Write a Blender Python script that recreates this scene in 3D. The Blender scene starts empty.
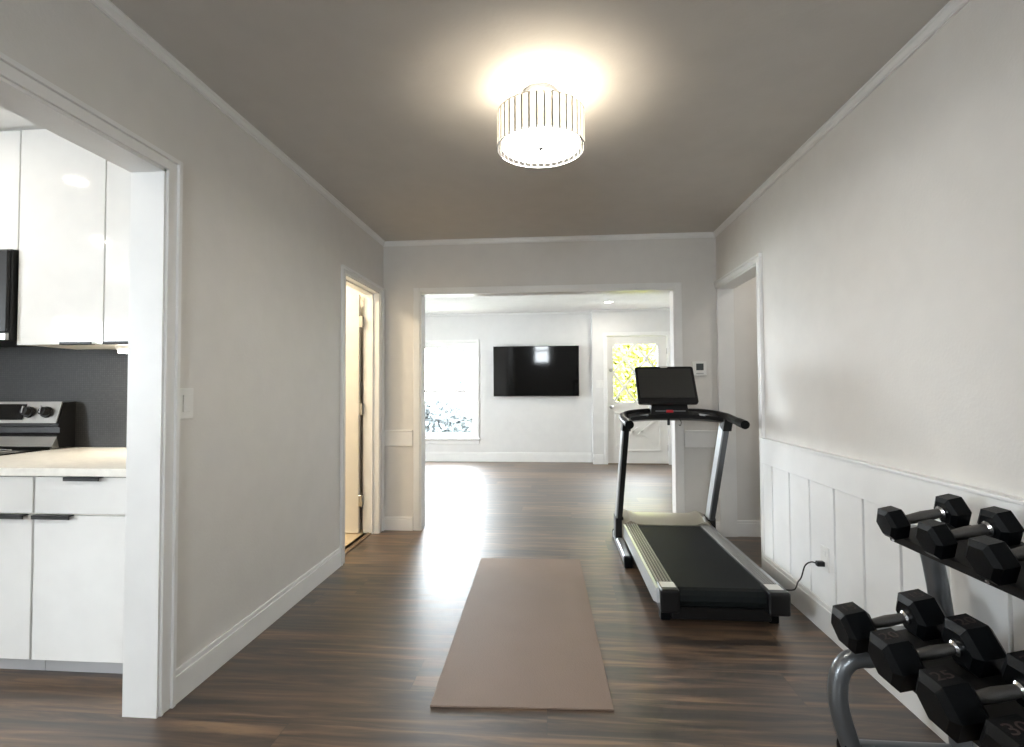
import bpy, bmesh, math, random
from mathutils import Vector, Matrix
random.seed(7)
S = bpy.context.scene
COL = S.collection

# ---------------------------------------------------------------- camera
F_PX, CAM_H, YAW, PITCH, ROLL = 513.9, 1.1848, 0.0804, 0.0287, -0.0049
fw = Vector((-math.sin(YAW)*math.cos(PITCH), math.cos(YAW)*math.cos(PITCH), math.sin(PITCH)))
r0 = Vector((math.cos(YAW), math.sin(YAW), 0)); u0 = r0.cross(fw)
rt = math.cos(ROLL)*r0 + math.sin(ROLL)*u0; up = -math.sin(ROLL)*r0 + math.cos(ROLL)*u0
cam = bpy.data.objects.new('camera', bpy.data.cameras.new('camera'))
COL.objects.link(cam)
cam.data.sensor_width = 36; cam.data.lens = F_PX/1024*36
cam.data.clip_start = 0.05; cam.data.clip_end = 200
M4 = Matrix((rt, up, -fw)).transposed().to_4x4(); M4.translation = (0, 0, CAM_H)
cam.matrix_world = M4
S.camera = cam

# ---------------------------------------------------------------- view, world
S.view_settings.view_transform = 'Standard'; S.view_settings.look = 'None'
S.view_settings.gamma = 1; S.view_settings.use_curve_mapping = False
S.view_settings.exposure = 1.0
S.cycles.use_denoising = True
S.cycles.max_bounces = 10; S.cycles.diffuse_bounces = 6; S.cycles.glossy_bounces = 4
S.cycles.transparent_max_bounces = 12; S.cycles.transmission_bounces = 6
S.cycles.sample_clamp_indirect = 6; S.cycles.caustics_reflective = False; S.cycles.caustics_refractive = False
SKY, LAMP, DISC, KITCH, BATH, FAR = 28.0, 6.0, 20.5, 4, 16, 5
w = bpy.data.worlds.new('world'); S.world = w; w.use_nodes = True
bg = w.node_tree.nodes['Background']; bg.inputs[0].default_value = (0.88, 0.95, 1.0, 1); bg.inputs[1].default_value = SKY

def lamp(name, kind, loc, power, color, size=0.1, size_y=None, rot=(0, 0, 0), portal=False, radius=None, spot=None):
    l = bpy.data.lights.new(name, kind); l.energy = power; l.color = color
    if kind == 'AREA':
        l.shape = 'RECTANGLE' if size_y else 'DISK'; l.size = size
        if size_y: l.size_y = size_y
        if portal: l.cycles.is_portal = True
    else:
        l.shadow_soft_size = radius or 0.05
        if spot: l.spot_size = spot; l.spot_blend = 0.6
    o = bpy.data.objects.new(name, l); COL.objects.link(o); o.location = loc; o.rotation_euler = rot
    return o
PI = math.pi
# daylight portals in the glazed openings (they emit nothing themselves)
lamp('window_portal', 'AREA', (-1.73, 8.46, 1.155), 1, (1, 1, 1), 0.96, 1.56, (-PI/2, 0, 0), True)
lamp('door_portal', 'AREA', (1.274, 8.2, 1.41), 1, (1, 1, 1), 0.70, 0.92, (-PI/2, 0, 0), True)
lamp('added_window_portal', 'AREA', (-4.16, 6.3, 1.4), 1, (1, 1, 1), 1.2, 1.4, (0, -PI/2, 0), True)
lamp('kitchen_window_portal', 'AREA', (-5.76, -1.3, 1.5), 1, (1, 1, 1), 1.3, 1.2, (0, -PI/2, 0), True)
lamp('entry_window_portal', 'AREA', (-0.42, -2.46, 1.7), 1, (1, 1, 1), 0.64, 1.0, (PI/2, 0, 0), True)

# ---------------------------------------------------------------- materials
def new_mat(name):
    m = bpy.data.materials.new(name); m.use_nodes = True
    nt = m.node_tree; return m, nt, nt.nodes['Principled BSDF']
def N(nt, t, **k):
    n = nt.nodes.new(t)
    for a, b in k.items(): setattr(n, a, b)
    return n
def mat(name, col, rough=0.5, metal=0.0, bump=0.0, bscale=200.0, var=0.0, vscale=8.0, coat=0.0, spec=0.5, emis=None, estr=0):
    m, nt, b = new_mat(name)
    b.inputs['Base Color'].default_value = (*col, 1); b.inputs['Roughness'].default_value = rough
    b.inputs['Metallic'].default_value = metal; b.inputs['Coat Weight'].default_value = coat
    b.inputs['Coat Roughness'].default_value = 0.03
    b.inputs['Specular IOR Level'].default_value = spec
    if emis: b.inputs['Emission Color'].default_value = (*emis, 1); b.inputs['Emission Strength'].default_value = estr
    tc = N(nt, 'ShaderNodeTexCoord')
    nz = N(nt, 'ShaderNodeTexNoise'); nz.inputs['Scale'].default_value = vscale; nt.links.new(tc.outputs['Object'], nz.inputs['Vector'])
    rp = N(nt, 'ShaderNodeValToRGB')
    v = max(var, 0.02)
    rp.color_ramp.elements[0].color = (*[c*(1-v) for c in col], 1); rp.color_ramp.elements[1].color = (*[min(1, c*(1+v)) for c in col], 1)
    rp.color_ramp.elements[0].position = 0.3; rp.color_ramp.elements[1].position = 0.7
    nt.links.new(nz.outputs['Fac'], rp.inputs[0]); nt.links.new(rp.outputs[0], b.inputs['Base Color'])
    if bump:
        n2 = N(nt, 'ShaderNodeTexNoise'); n2.inputs['Scale'].default_value = bscale; n2.inputs['Detail'].default_value = 3
        nt.links.new(tc.outputs['Object'], n2.inputs['Vector'])
        bp = N(nt, 'ShaderNodeBump'); bp.inputs['Strength'].default_value = bump; bp.inputs['Distance'].default_value = 0.002
        nt.links.new(n2.outputs['Fac'], bp.inputs['Height']); nt.links.new(bp.outputs[0], b.inputs['Normal'])
    return m

WALL = mat('wall_paint', (0.70, 0.683, 0.655), 0.55, bump=0.35, bscale=90)
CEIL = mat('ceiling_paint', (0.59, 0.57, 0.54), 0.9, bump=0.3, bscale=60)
CEILW = mat('white_ceiling_paint', (0.87, 0.87, 0.86), 0.9)
TRIM = mat('trim_paint', (0.80, 0.80, 0.79), 0.3)
PANEL = mat('panel_paint', (0.82, 0.825, 0.82), 0.38)
GROOVE = mat('groove_paint', (0.45, 0.45, 0.46), 0.6)
FARW = mat('far_room_paint', (0.71, 0.71, 0.70), 0.6)
GLOSS = mat('gloss_white_lacquer', (0.80, 0.80, 0.785), 0.06, spec=0.6)
CARC = mat('cabinet_carcass', (0.75, 0.72, 0.66), 0.4)
COUNTER = mat('quartz_counter', (0.86, 0.84, 0.78), 0.2, var=0.04, vscale=40)
BLACK = mat('black_plastic', (0.006, 0.006, 0.0065), 0.35, spec=0.35)
BLACKMET = mat('black_metal', (0.008, 0.008, 0.008), 0.4, spec=0.35)
RUBBER = mat('black_rubber', (0.0025, 0.003, 0.0036), 0.34, spec=0.11, bump=0.25, bscale=400)
BELT = mat('running_belt', (0.007, 0.009, 0.0095), 0.6, spec=0.12, bump=0.4, bscale=500)
CHROME = mat('chrome', (0.55, 0.55, 0.56), 0.18, metal=1)
STEEL = mat('brushed_steel', (0.45, 0.44, 0.42), 0.28, metal=1, var=0.06)
RAILMET = mat('foot_rail_metal', (0.40, 0.39, 0.36), 0.35, metal=0.85)
SILVER = mat('silver_paint', (0.5, 0.52, 0.54), 0.32, metal=0.7)
HOODM = mat('champagne_plastic', (0.42, 0.39, 0.32), 0.3, metal=0.5)
GREYTUBE = mat('grey_tube_paint', (0.16, 0.17, 0.18), 0.3, metal=0.7)
TRAY = mat('tray_metal', (0.012, 0.0115, 0.011), 0.5, spec=0.2)
BARM = mat('knurled_bar', (0.13, 0.125, 0.12), 0.4, metal=0.9, bump=0.6, bscale=900)
SCREEN = mat('dark_glass', (0.003, 0.003, 0.003), 0.05, spec=0.3)
CONSCR = mat('console_glass', (0.03, 0.03, 0.028), 0.3)
LABEL = mat('pale_sticker', (0.75, 0.74, 0.7), 0.5)
RED = mat('red_plastic', (0.6, 0.02, 0.03), 0.4)
REDP = mat('marking_print', (0.024, 0.012, 0.011), 0.6)
DOORW = mat('door_paint', (0.74, 0.73, 0.70), 0.4)
CREAM = mat('cream_tile', (0.62, 0.52, 0.38), 0.4, var=0.08)
MUTEBR = mat('threshold_wood', (0.16, 0.11, 0.07), 0.5, var=0.2)
PLATE = mat('switch_plastic', (0.78, 0.78, 0.76), 0.35)
GRASS = mat('dry_ground', (0.34, 0.35, 0.30), 0.9, var=0.4)
LEAFY = mat('yellow_green_leaves', (0.26, 0.265, 0.03), 0.8, var=0.15, vscale=9)
LEAFD = mat('grey_leaves', (0.085, 0.10, 0.108), 0.8, var=0.5, vscale=9)
BARK = mat('bark', (0.12, 0.09, 0.07), 0.9, var=0.3)

def mat_mat():
    m, nt, b = new_mat('mat_foam'); L = nt.links.new
    b.inputs['Roughness'].default_value = 0.6
    tc = N(nt, 'ShaderNodeTexCoord')
    v = N(nt, 'ShaderNodeTexVoronoi'); v.inputs['Scale'].default_value = 160; L(tc.outputs['Object'], v.inputs['Vector'])
    n = N(nt, 'ShaderNodeTexNoise'); n.inputs['Scale'].default_value = 5; L(tc.outputs['Object'], n.inputs['Vector'])
    r = N(nt, 'ShaderNodeValToRGB'); L(n.outputs['Fac'], r.inputs[0])
    r.color_ramp.elements[0].color = (0.215, 0.155, 0.12, 1); r.color_ramp.elements[1].color = (0.25, 0.18, 0.142, 1)
    L(r.outputs[0], b.inputs['Base Color'])
    bp = N(nt, 'ShaderNodeBump'); bp.inputs['Strength'].default_value = 0.5; bp.inputs['Distance'].default_value = 0.002
    L(v.outputs['Distance'], bp.inputs['Height']); L(bp.outputs[0], b.inputs['Normal'])
    return m
MATM = mat_mat()

def floor_mat():
    m, nt, b = new_mat('wood_plank_floor'); L = nt.links.new
    tc = N(nt, 'ShaderNodeTexCoord'); sp = N(nt, 'ShaderNodeSeparateXYZ'); L(tc.outputs['Object'], sp.inputs[0])
    def math_(op, a, c=None):
        n = N(nt, 'ShaderNodeMath', operation=op)
        for i, v in enumerate((a, c)):
            if v is None: continue
            if isinstance(v, (int, float)): n.inputs[i].default_value = v
            else: L(v, n.inputs[i])
        return n.outputs[0]
    PW, PL = 0.228, 1.5
    ys = math_('DIVIDE', math_('SUBTRACT', sp.outputs[1], 1.79 - PW*40), PW)
    row = math_('FLOOR', ys); fy = math_('FRACT', ys)
    wn = N(nt, 'ShaderNodeTexWhiteNoise', noise_dimensions='1D'); L(row, wn.inputs['W'])
    xs = math_('ADD', math_('DIVIDE', sp.outputs[0], PL), math_('ADD', math_('MULTIPLY', wn.outputs[0], 7.0), 20.0))
    colm = math_('FLOOR', xs); fx = math_('FRACT', xs)
    cb = N(nt, 'ShaderNodeCombineXYZ'); L(row, cb.inputs[0]); L(colm, cb.inputs[1])
    w2 = N(nt, 'ShaderNodeTexWhiteNoise', noise_dimensions='3D'); L(cb.outputs[0], w2.inputs['Vector'])
    # grain: noise stretched along the plank, shifted per plank
    gx = math_('MULTIPLY', sp.outputs[0], 1.8); gy = math_('MULTIPLY', sp.outputs[1], 22.0)
    gc = N(nt, 'ShaderNodeCombineXYZ'); L(gx, gc.inputs[0]); L(gy, gc.inputs[1]); L(math_('MULTIPLY', w2.outputs[0], 40.0), gc.inputs[2])
    g = N(nt, 'ShaderNodeTexNoise'); g.inputs['Scale'].default_value = 1.0; g.inputs['Detail'].default_value = 6; g.inputs['Roughness'].default_value = 0.6; g.inputs['Distortion'].default_value = 0.8
    L(gc.outputs[0], g.inputs['Vector'])
    f = math_('ADD', math_('MULTIPLY', w2.outputs[0], 0.26), math_('MULTIPLY', math_('ADD', math_('MULTIPLY', math_('SUBTRACT', g.outputs['Fac'], 0.5), 2.1), 0.5), 0.8))
    r = N(nt, 'ShaderNodeValToRGB'); L(f, r.inputs[0]); e = r.color_ramp.elements
    e[0].position = 0.28; e[0].color = (0.018, 0.012, 0.008, 1); e[1].position = 0.85; e[1].color = (0.21, 0.128, 0.070, 1)
    x = e.new(0.48); x.color = (0.058, 0.035, 0.021, 1); x = e.new(0.66); x.color = (0.118, 0.071, 0.040, 1)
    # seams
    dy = math_('MINIMUM', fy, math_('SUBTRACT', 1.0, fy)); dx = math_('MINIMUM', fx, math_('SUBTRACT', 1.0, fx))
    s1 = math_('LESS_THAN', dy, 0.0045); s2 = math_('LESS_THAN', dx, 0.0009)
    seam = math_('MAXIMUM', s1, s2)
    mx = N(nt, 'ShaderNodeMix', data_type='RGBA'); L(math_('MULTIPLY', seam, 0.75), mx.inputs['Factor']); L(r.outputs[0], mx.inputs['A']); mx.inputs['B'].default_value = (0.015, 0.01, 0.008, 1)
    L(mx.outputs['Result'], b.inputs['Base Color'])
    rr = N(nt, 'ShaderNodeMapRange'); L(g.outputs['Fac'], rr.inputs[0]); rr.inputs['To Min'].default_value = 0.34; rr.inputs['To Max'].default_value = 0.52
    L(rr.outputs[0], b.inputs['Roughness'])
    h = math_('SUBTRACT', math_('MULTIPLY', g.outputs['Fac'], 0.5), math_('MULTIPLY', seam, 1.0))
    bp = N(nt, 'ShaderNodeBump'); bp.inputs['Strength'].default_value = 0.4; bp.inputs['Distance'].default_value = 0.003
    L(h, bp.inputs['Height']); L(bp.outputs[0], b.inputs['Normal']); L(bp.outputs[0], b.inputs['Coat Normal'])
    b.inputs['Specular IOR Level'].default_value = 0.8; b.inputs['Coat Weight'].default_value = 0.45; b.inputs['Coat Roughness'].default_value = 0.45; b.inputs['Coat IOR'].default_value = 1.6
    return m
FLOOR = floor_mat()

def tile_mat():
    m, nt, b = new_mat('mosaic_tile'); L = nt.links.new
    tc = N(nt, 'ShaderNodeTexCoord'); mp = N(nt, 'ShaderNodeMapping'); L(tc.outputs['Object'], mp.inputs[0])
    mp.inputs['Rotation'].default_value = (PI/2, 0, 0)
    br = N(nt, 'ShaderNodeTexBrick', offset=0.0); br.inputs['Scale'].default_value = 1
    br.inputs['Brick Width'].default_value = 0.012; br.inputs['Row Height'].default_value = 0.012; br.inputs['Mortar Size'].default_value = 0.0012
    br.inputs['Color1'].default_value = (0.022, 0.022, 0.022, 1); br.inputs['Color2'].default_value = (0.034, 0.033, 0.032, 1); br.inputs['Mortar'].default_value = (0.012, 0.012, 0.012, 1)
    L(mp.outputs[0], br.inputs['Vector']); L(br.outputs['Color'], b.inputs['Base Color']); b.inputs['Roughness'].default_value = 0.45; b.inputs['Specular IOR Level'].default_value = 0.25
    return m
TILE = tile_mat()

def glass_mat():
    m, nt, b = new_mat('window_glass'); L = nt.links.new
    nt.nodes.remove(b); out = nt.nodes['Material Output']
    t = N(nt, 'ShaderNodeBsdfTransparent'); g = N(nt, 'ShaderNodeBsdfGlossy'); g.inputs['Roughness'].default_value = 0.02
    mx = N(nt, 'ShaderNodeMixShader'); mx.inputs[0].default_value = 0.06
    L(t.outputs[0], mx.inputs[1]); L(g.outputs[0], mx.inputs[2]); L(mx.outputs[0], out.inputs[0])
    return m
GLASS = glass_mat()

def shade_mat():
    m, nt, b = new_mat('pleated_lamp_shade'); L = nt.links.new
    nt.nodes.remove(b); out = nt.nodes['Material Output']
    tc = N(nt, 'ShaderNodeTexCoord'); sp = N(nt, 'ShaderNodeSeparateXYZ'); L(tc.outputs['Object'], sp.inputs[0])
    at = N(nt, 'ShaderNodeMath', operation='ARCTAN2'); L(sp.outputs[1], at.inputs[0]); L(sp.outputs[0], at.inputs[1])
    mu = N(nt, 'ShaderNodeMath', operation='MULTIPLY'); L(at.outputs[0], mu.inputs[0]); mu.inputs[1].default_value = 38/(2*PI)
    fr = N(nt, 'ShaderNodeMath', operation='FRACT'); L(mu.outputs[0], fr.inputs[0])
    lt = N(nt, 'ShaderNodeMath', operation='LESS_THAN'); L(fr.outputs[0], lt.inputs[0]); lt.inputs[1].default_value = 0.24
    rib = N(nt, 'ShaderNodeBsdfDiffuse'); rib.inputs[0].default_value = (0.30, 0.29, 0.27, 1)
    tr = N(nt, 'ShaderNodeBsdfTransparent'); tr.inputs[0].default_value = (0.75, 0.73, 0.70, 1)
    tl = N(nt, 'ShaderNodeBsdfTranslucent'); tl.inputs[0].default_value = (0.30, 0.29, 0.27, 1)
    em = N(nt, 'ShaderNodeEmission'); em.inputs[0].default_value = (1, 0.95, 0.86, 1); em.inputs[1].default_value = 0.10
    m1 = N(nt, 'ShaderNodeMixShader'); m1.inputs[0].default_value = 0.65; L(tr.outputs[0], m1.inputs[1]); L(tl.outputs[0], m1.inputs[2])
    a1 = N(nt, 'ShaderNodeAddShader'); L(m1.outputs[0], a1.inputs[0]); L(em.outputs[0], a1.inputs[1])
    m2 = N(nt, 'ShaderNodeMixShader'); L(lt.outputs[0], m2.inputs[0]); L(a1.outputs[0], m2.inputs[1]); L(rib.outputs[0], m2.inputs[2])
    L(m2.outputs[0], out.inputs[0])
    return m
SHADE = shade_mat()
def emit_mat(name, col, s):
    m, nt, b = new_mat(name)
    b.inputs['Base Color'].default_value = (*col, 1); b.inputs['Emission Color'].default_value = (*col, 1); b.inputs['Emission Strength'].default_value = s
    return m
DIFF = emit_mat('lit_diffuser', (1, 0.95, 0.87), DISC)
LED = emit_mat('lit_downlight', (1, 0.93, 0.82), 12)
CLOCK = emit_mat('lit_red_display', (1, 0.03, 0.05), 0.9)

# ---------------------------------------------------------------- mesh helpers
class MB:
    def __init__(s): s.bm = bmesh.new()
    def box(s, x0, x1, y0, y1, z0, z1, bev=0.0, seg=1, rot=None):
        vs = [s.bm.verts.new((x, y, z)) for x in (x0, x1) for y in (y0, y1) for z in (z0, z1)]
        q = [(0, 1, 3, 2), (4, 6, 7, 5), (0, 4, 5, 1), (2, 3, 7, 6), (0, 2, 6, 4), (1, 5, 7, 3)]
        fs = [s.bm.faces.new([vs[i] for i in f]) for f in q]
        es = list({e for f in fs for e in f.edges})
        if rot:
            c, ang, ax = rot
            bmesh.ops.rotate(s.bm, cent=c, matrix=Matrix.Rotation(ang, 3, ax), verts=vs)
        if bev: bmesh.ops.bevel(s.bm, geom=es, offset=bev, segments=seg, affect='EDGES', profile=0.6)
        return s
    def prism(s, pts, d):
        """closed polygon of 3-D points extruded by vector d"""
        d = Vector(d); n = len(pts)
        a = [s.bm.verts.new(p) for p in pts]; b = [s.bm.verts.new(Vector(p)+d) for p in pts]
        s.bm.faces.new(a[::-1]); s.bm.faces.new(b)
        for i in range(n): s.bm.faces.new([a[i], a[(i+1) % n], b[(i+1) % n], b[i]])
        return s
    def rings(s, rings, cap=True, closed=True):
        vs = [[s.bm.verts.new(p) for p in r] for r in rings]
        for a, b in zip(vs, vs[1:]):
            n = len(a)
            for i in range(n if closed else n-1): s.bm.faces.new([a[i], a[(i+1) % n], b[(i+1) % n], b[i]])
        if cap: s.bm.faces.new(vs[0][::-1]); s.bm.faces.new(vs[-1])
        return s
    def tube(s, pts, r, seg=16, sx=1.0, cap=True):
        pts = [Vector(p) for p in pts]; rs = r if isinstance(r, (list, tuple)) else [r]*len(pts)
        out = []; ref = None
        for i, p in enumerate(pts):
            t = (pts[min(i+1, len(pts)-1)]-pts[max(i-1, 0)]).normalized()
            if ref is None: ref = Vector((0, 0, 1)) if abs(t.z) < .9 else Vector((0, 1, 0))
            a = (ref - t*ref.dot(t)).normalized(); b = t.cross(a); ref = a
            out.append([p+(a*math.cos(k*2*PI/seg)+b*math.sin(k*2*PI/seg)*sx)*rs[i] for k in range(seg)])
        return s.rings(out, cap)
    def lathe(s, prof, c, seg=48, cap=False):
        out = [[(c[0]+r*math.cos(k*2*PI/seg), c[1]+r*math.sin(k*2*PI/seg), c[2]+z) for k in range(seg)] for r, z in prof]
        return s.rings(out, cap)
    def build(s, name, m, parent=None, smooth=False, auto=False, **props):
        me = bpy.data.meshes.new(name)
        bmesh.ops.recalc_face_normals(s.bm, faces=s.bm.faces)
        if parent is not None:
            o0 = WORLD[parent.name]
            bmesh.ops.translate(s.bm, vec=-o0, verts=s.bm.verts)
        if smooth:
            for f in s.bm.faces: f.smooth = True
            for e in s.bm.edges:
                if len(e.link_faces) == 2 and e.calc_face_angle(0) > 0.6: e.smooth = False
        s.bm.to_mesh(me); s.bm.free()
        me.materials.append(m)
        o = bpy.data.objects.new(name, me); COL.objects.link(o)
        if parent is not None: o.parent = parent
        WORLD[o.name] = WORLD[parent.name] if parent is not None else Vector((0, 0, 0))
        for k, v in props.items(): o[k] = v
        return o
WORLD = {}
def thing(name, loc, label, cat, group=None):
    o = bpy.data.objects.new(name, None); COL.objects.link(o); o.location = loc; o.empty_display_size = 0.1
    o['label'] = label; o['category'] = cat
    if group: o['group'] = group
    WORLD[o.name] = Vector(loc)
    return o
def tag(o, label, cat, group=None):
    o['label'] = label; o['category'] = cat
    if group: o['group'] = group
    return o
def st(mb, name, m, parent=None, **k):
    o = mb.build(name, m, parent, **k)
    if parent is None: o['kind'] = 'structure'
    return o
def arc(c, r, a0, a1, n, axis='xz', y=0):
    return [(c[0]+r*math.cos(a0+(a1-a0)*i/n), y, c[1]+r*math.sin(a0+(a1-a0)*i/n)) for i in range(n+1)]

# ================================================================ SETTING
H = 2.44; WL, WR, YB = -1.44, 1.32, 4.257; TH = 0.125; YR = -2.3
KO0, KO1, KZ = 0.30, 1.791, 2.01          # kitchen opening in the left wall
BO0, BO1, BZ = 3.434, 4.154, 1.988       # bathroom doorway
RO0, RZ = 3.405, 1.985                   # side hall doorway in the right wall
OX0, OX1, OZ, YF = -1.121, 0.988, 1.993, 4.377   # wide opening in the back wall
FY, FZ = 8.30, 2.41

st(MB().box(-6.2, 3.4, YR-0.2, 9.0, -0.12, 0), 'floor', FLOOR)
st(MB().box(WL, WR+0.12, YR, YB, H, H+0.1), 'ceiling', CEIL)

m = MB().box(WL-TH, WL, YR-0.14, YB, H, 2.62)
m.box(WL-TH, WL, YR, KO0, 0, H).box(WL-TH, WL, KO0, KO1, KZ, H).box(WL-TH, WL, KO1, BO0, 0, H)
m.box(WL-TH, WL, BO0, BO1, BZ, H).box(WL-TH, WL, BO1, YB, 0, H)
st(m, 'wall_left', WALL)
m = MB().box(WR, WR+0.12, YR, RO0, 0, H).box(WR, WR+0.12, RO0, YB, RZ, H)
st(m, 'wall_right', WALL)
m = MB().box(-6.0, OX0, YB, YF, 0, H).box(OX0, OX1, YB, YF, OZ, H).box(OX1, 3.2, YB, YF, 0, H)
st(m, 'wall_back', WALL)
# wall behind the camera, with a window
m = MB().box(WL-TH, -0.74, YR-0.14, YR, 0, H).box(-0.10, WR+0.12, YR-0.14, YR, 0, H).box(-0.74, -0.10, YR-0.14, YR, 0, 1.2).box(-0.74, -0.10, YR-0.14, YR, 2.2, H)
st(m, 'wall_front', WALL)

# crown moulding : profile swept along the three visible walls
def crown(p0, p1, inward, name):
    p0, p1 = Vector(p0), Vector(p1); i = Vector(inward)
    prof = [(0, -0.040), (0.008, -0.040), (0.008, -0.033), (0.013, -0.030), (0.017, -0.012), (0.023, -0.008), (0.023, 0), (0, 0)]
    pts = [p0+i*a+Vector((0, 0, H+b)) for a, b in prof]
    st(MB().prism(pts, p1-p0), name, TRIM)
crown((WL, YR, 0), (WL, YB, 0), (1, 0, 0), 'trim_1')
crown((WR, YR, 0), (WR, YB, 0), (-1, 0, 0), 'trim_2')
crown((WL, YB, 0), (WR, YB, 0), (0, -1, 0), 'trim_3')
crown((WL, YR, 0), (WR, YR, 0), (0, 1, 0), 'trim_4')

# casings --------------------------------------------------------
def casing_x(x, sgn, y0, y1, z, name, wd=0.07, sides=(1, 1), far=None):
    """casing on a wall of constant x; sgn = room direction"""
    m = MB(); t, tb = 0.010, 0.020
    def slab(ya, yb, za, zb, tt): m.box(min(x, x+sgn*tt), max(x, x+sgn*tt), ya, yb, za, zb, 0.0015)
    if sides[0]: slab(y0-wd, y0, 0, z+wd*0.85-0.016, t); slab(y0-wd-0.002, y0-wd+0.016, 0, z+wd*0.85, tb); slab(y0-0.010, y0+0.002, 0, z, t+0.004)
    if sides[1]:
        w2 = far or wd
        slab(y1, y1+w2, 0, z+wd*0.85-0.016, t); slab(y1+w2-0.016, y1+w2+0.002, 0, z+wd*0.85, tb); slab(y1-0.002, y1+0.010, 0, z, t+0.004)
    ya_, yb_ = (y0-wd+0.016 if sides[0] else y0), (y1+(far or wd)-0.016 if sides[1] else y1)
    slab(y0, y1, z, z+wd*0.85-0.016, t)
    slab(ya_, yb_, z+wd*0.85-0.016, z+wd*0.85, tb)
    slab(y0, y1, z-0.002, z+0.010, t+0.004)
    st(m, name, TRIM)
casing_x(WL, 1, KO0, KO1, KZ, 'trim_5', 0.062)
casing_x(WL, 1, BO0, BO1, BZ, 'trim_6', 0.055, far=0.078)
casing_x(WR, -1, RO0, YB-0.002, RZ, 'trim_7', 0.060, sides=(1, 0))
# jamb linings
J = 0.012
st(MB().box(WL-TH-0.004, WL+0.004, KO1-J, KO1+0.001, 0, KZ).box(WL-TH-0.004, WL+0.004, KO0-0.001, KO0+J, 0, KZ).box(WL-TH-0.004, WL+0.004, KO0, KO1, KZ-J, KZ+0.001), 'trim_8', TRIM)
m = MB().box(WL-TH-0.004, WL+0.004, BO1-J, BO1+0.001, 0, BZ).box(WL-TH-0.004, WL+0.004, BO0-0.001, BO0+J, 0, BZ).box(WL-TH-0.004, WL+0.004, BO0, BO1, BZ-J, BZ+0.001)
m.box(WL-0.075, WL-0.045, BO1-J-0.012, BO1-J, 0, BZ-J).box(WL-0.075, WL-0.045, BO0+J, BO1-J, BZ-J-0.012, BZ-J)
st(m, 'trim_9', TRIM)
st(MB().box(WR-0.004, WR+0.124, YB-0.028, YB+0.001, 0, RZ).box(WR-0.004, WR+0.124, RO0-0.001, RO0+J, 0, RZ).box(WR-0.004, WR+0.124, RO0, YB, RZ-J, RZ+0.001), 'trim_10', TRIM)
m = MB().box(OX0-0.001, OX0+J, YB-0.004, YF+0.004, 0, OZ).box(OX1-J, OX1+0.001, YB-0.004, YF+0.004, 0, OZ).box(OX0, OX1, YB-0.004, YF+0.004, OZ-J, OZ+0.001)
st(m, 'trim_11', TRIM)
cw = 0.055
m = MB().box(OX0-cw, OX0, YB-0.009, YB, 0, OZ+0.045, 0.002).box(OX1, OX1+cw, YB-0.009, YB, 0, OZ+0.045, 0.002).box(OX0, OX1, YB-0.009, YB, OZ, OZ+0.045, 0.002)
st(m, 'trim_12', TRIM)

# baseboards -----------------------------------------------------
def bb(name, x0, x1, y0, y1, z, d):
    """d = direction the board faces; moulded top lip"""
    m = MB(); ax, sg = d
    if ax == 'x': m.box(x0, x1, y0, y1, 0, z-0.022, 0.001); m.box(x0 if sg > 0 else x0+0.005, x1-0.005 if sg > 0 else x1, y0, y1, z-0.022, z, 0.002)
    else: m.box(x0, x1, y0, y1, 0, z-0.022, 0.001); m.box(x0, x1, y0+0.005 if sg < 0 else y0, y1 if sg < 0 else y1-0.005, z-0.022, z, 0.002)
    st(m, name, TRIM)
bb('baseboard_left', WL, WL+0.015, KO1+0.066, BO0-0.058, 0.125, ('x', 1))
bb('baseboard_left_near', WL, WL+0.015, YR, KO0-0.075, 0.125, ('x', 1))
bb('baseboard_right', WR-0.030, WR, YR, RO0-0.062, 0.142, ('x', -1))
bb('baseboard_back_left', WL, OX0-cw-0.004, YB-0.016, YB, 0.112, ('y', -1))
bb('baseboard_back_right', OX1+cw+0.004, WR, YB-0.016, YB, 0.112, ('y', -1))
bb('baseboard_front', WL, WR, YR, YR+0.015, 0.125, ('y', 1))

# wainscot on the right wall: boards with open grooves, top rail, cap
GY = [3.213, 2.989, 2.763, 2.53, 2.305, 2.07, 1.838, 1.605, 1.385, 1.15, 0.915, 0.68, 0.445, 0.21, -0.025, -0.26, -0.5, -0.74, -0.98, -1.22, -1.46, -1.7, -1.94, -2.18]
m = MB(); prev = RO0-0.062; g = 0.008
for y in GY+[YR-g]:
    m.box(WR-0.018, WR, y+g, prev, 0.142, 0.715, 0.0015); prev = y-g
st(m, 'trim_13', PANEL)
m = MB().box(WR-0.032, WR, YR, RO0-0.062, 0.712, 0.856, 0.002).box(WR-0.038, WR, YR, RO0-0.062, 0.856, 0.868, 0.003, 2)
st(m, 'trim_14', PANEL)
# back wall rails (both sides of the wide opening)
for k, (a, b) in enumerate(((WL, OX0-cw-0.006), (OX1+cw+0.006, WR-0.004))):
    st(MB().box(a, b, YB-0.013, YB, 0.703, 0.828, 0.002).box(a, b, YB-0.018, YB, 0.826, 0.838, 0.003, 2), 'trim_%d' % (15+k), TRIM)

# side hall beyond the right doorway
st(MB().box(WR+0.12, 3.2, 3.16, 3.28, 0, H), 'wall_side_hall', WALL)
st(MB().box(3.2, 3.32, 3.16, YF, 0, H), 'wall_side_hall_end', WALL)
st(MB().box(WR+0.12, 3.32, 3.16, YF, H, H+0.1), 'ceiling_side_hall', CEILW)
bb('baseboard_side_hall', WR+0.124, 3.2, YB-0.016, YB, 0.125, ('y', -1))

# ---- far room
X0F = -4.0; X1F = 2.3
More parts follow.
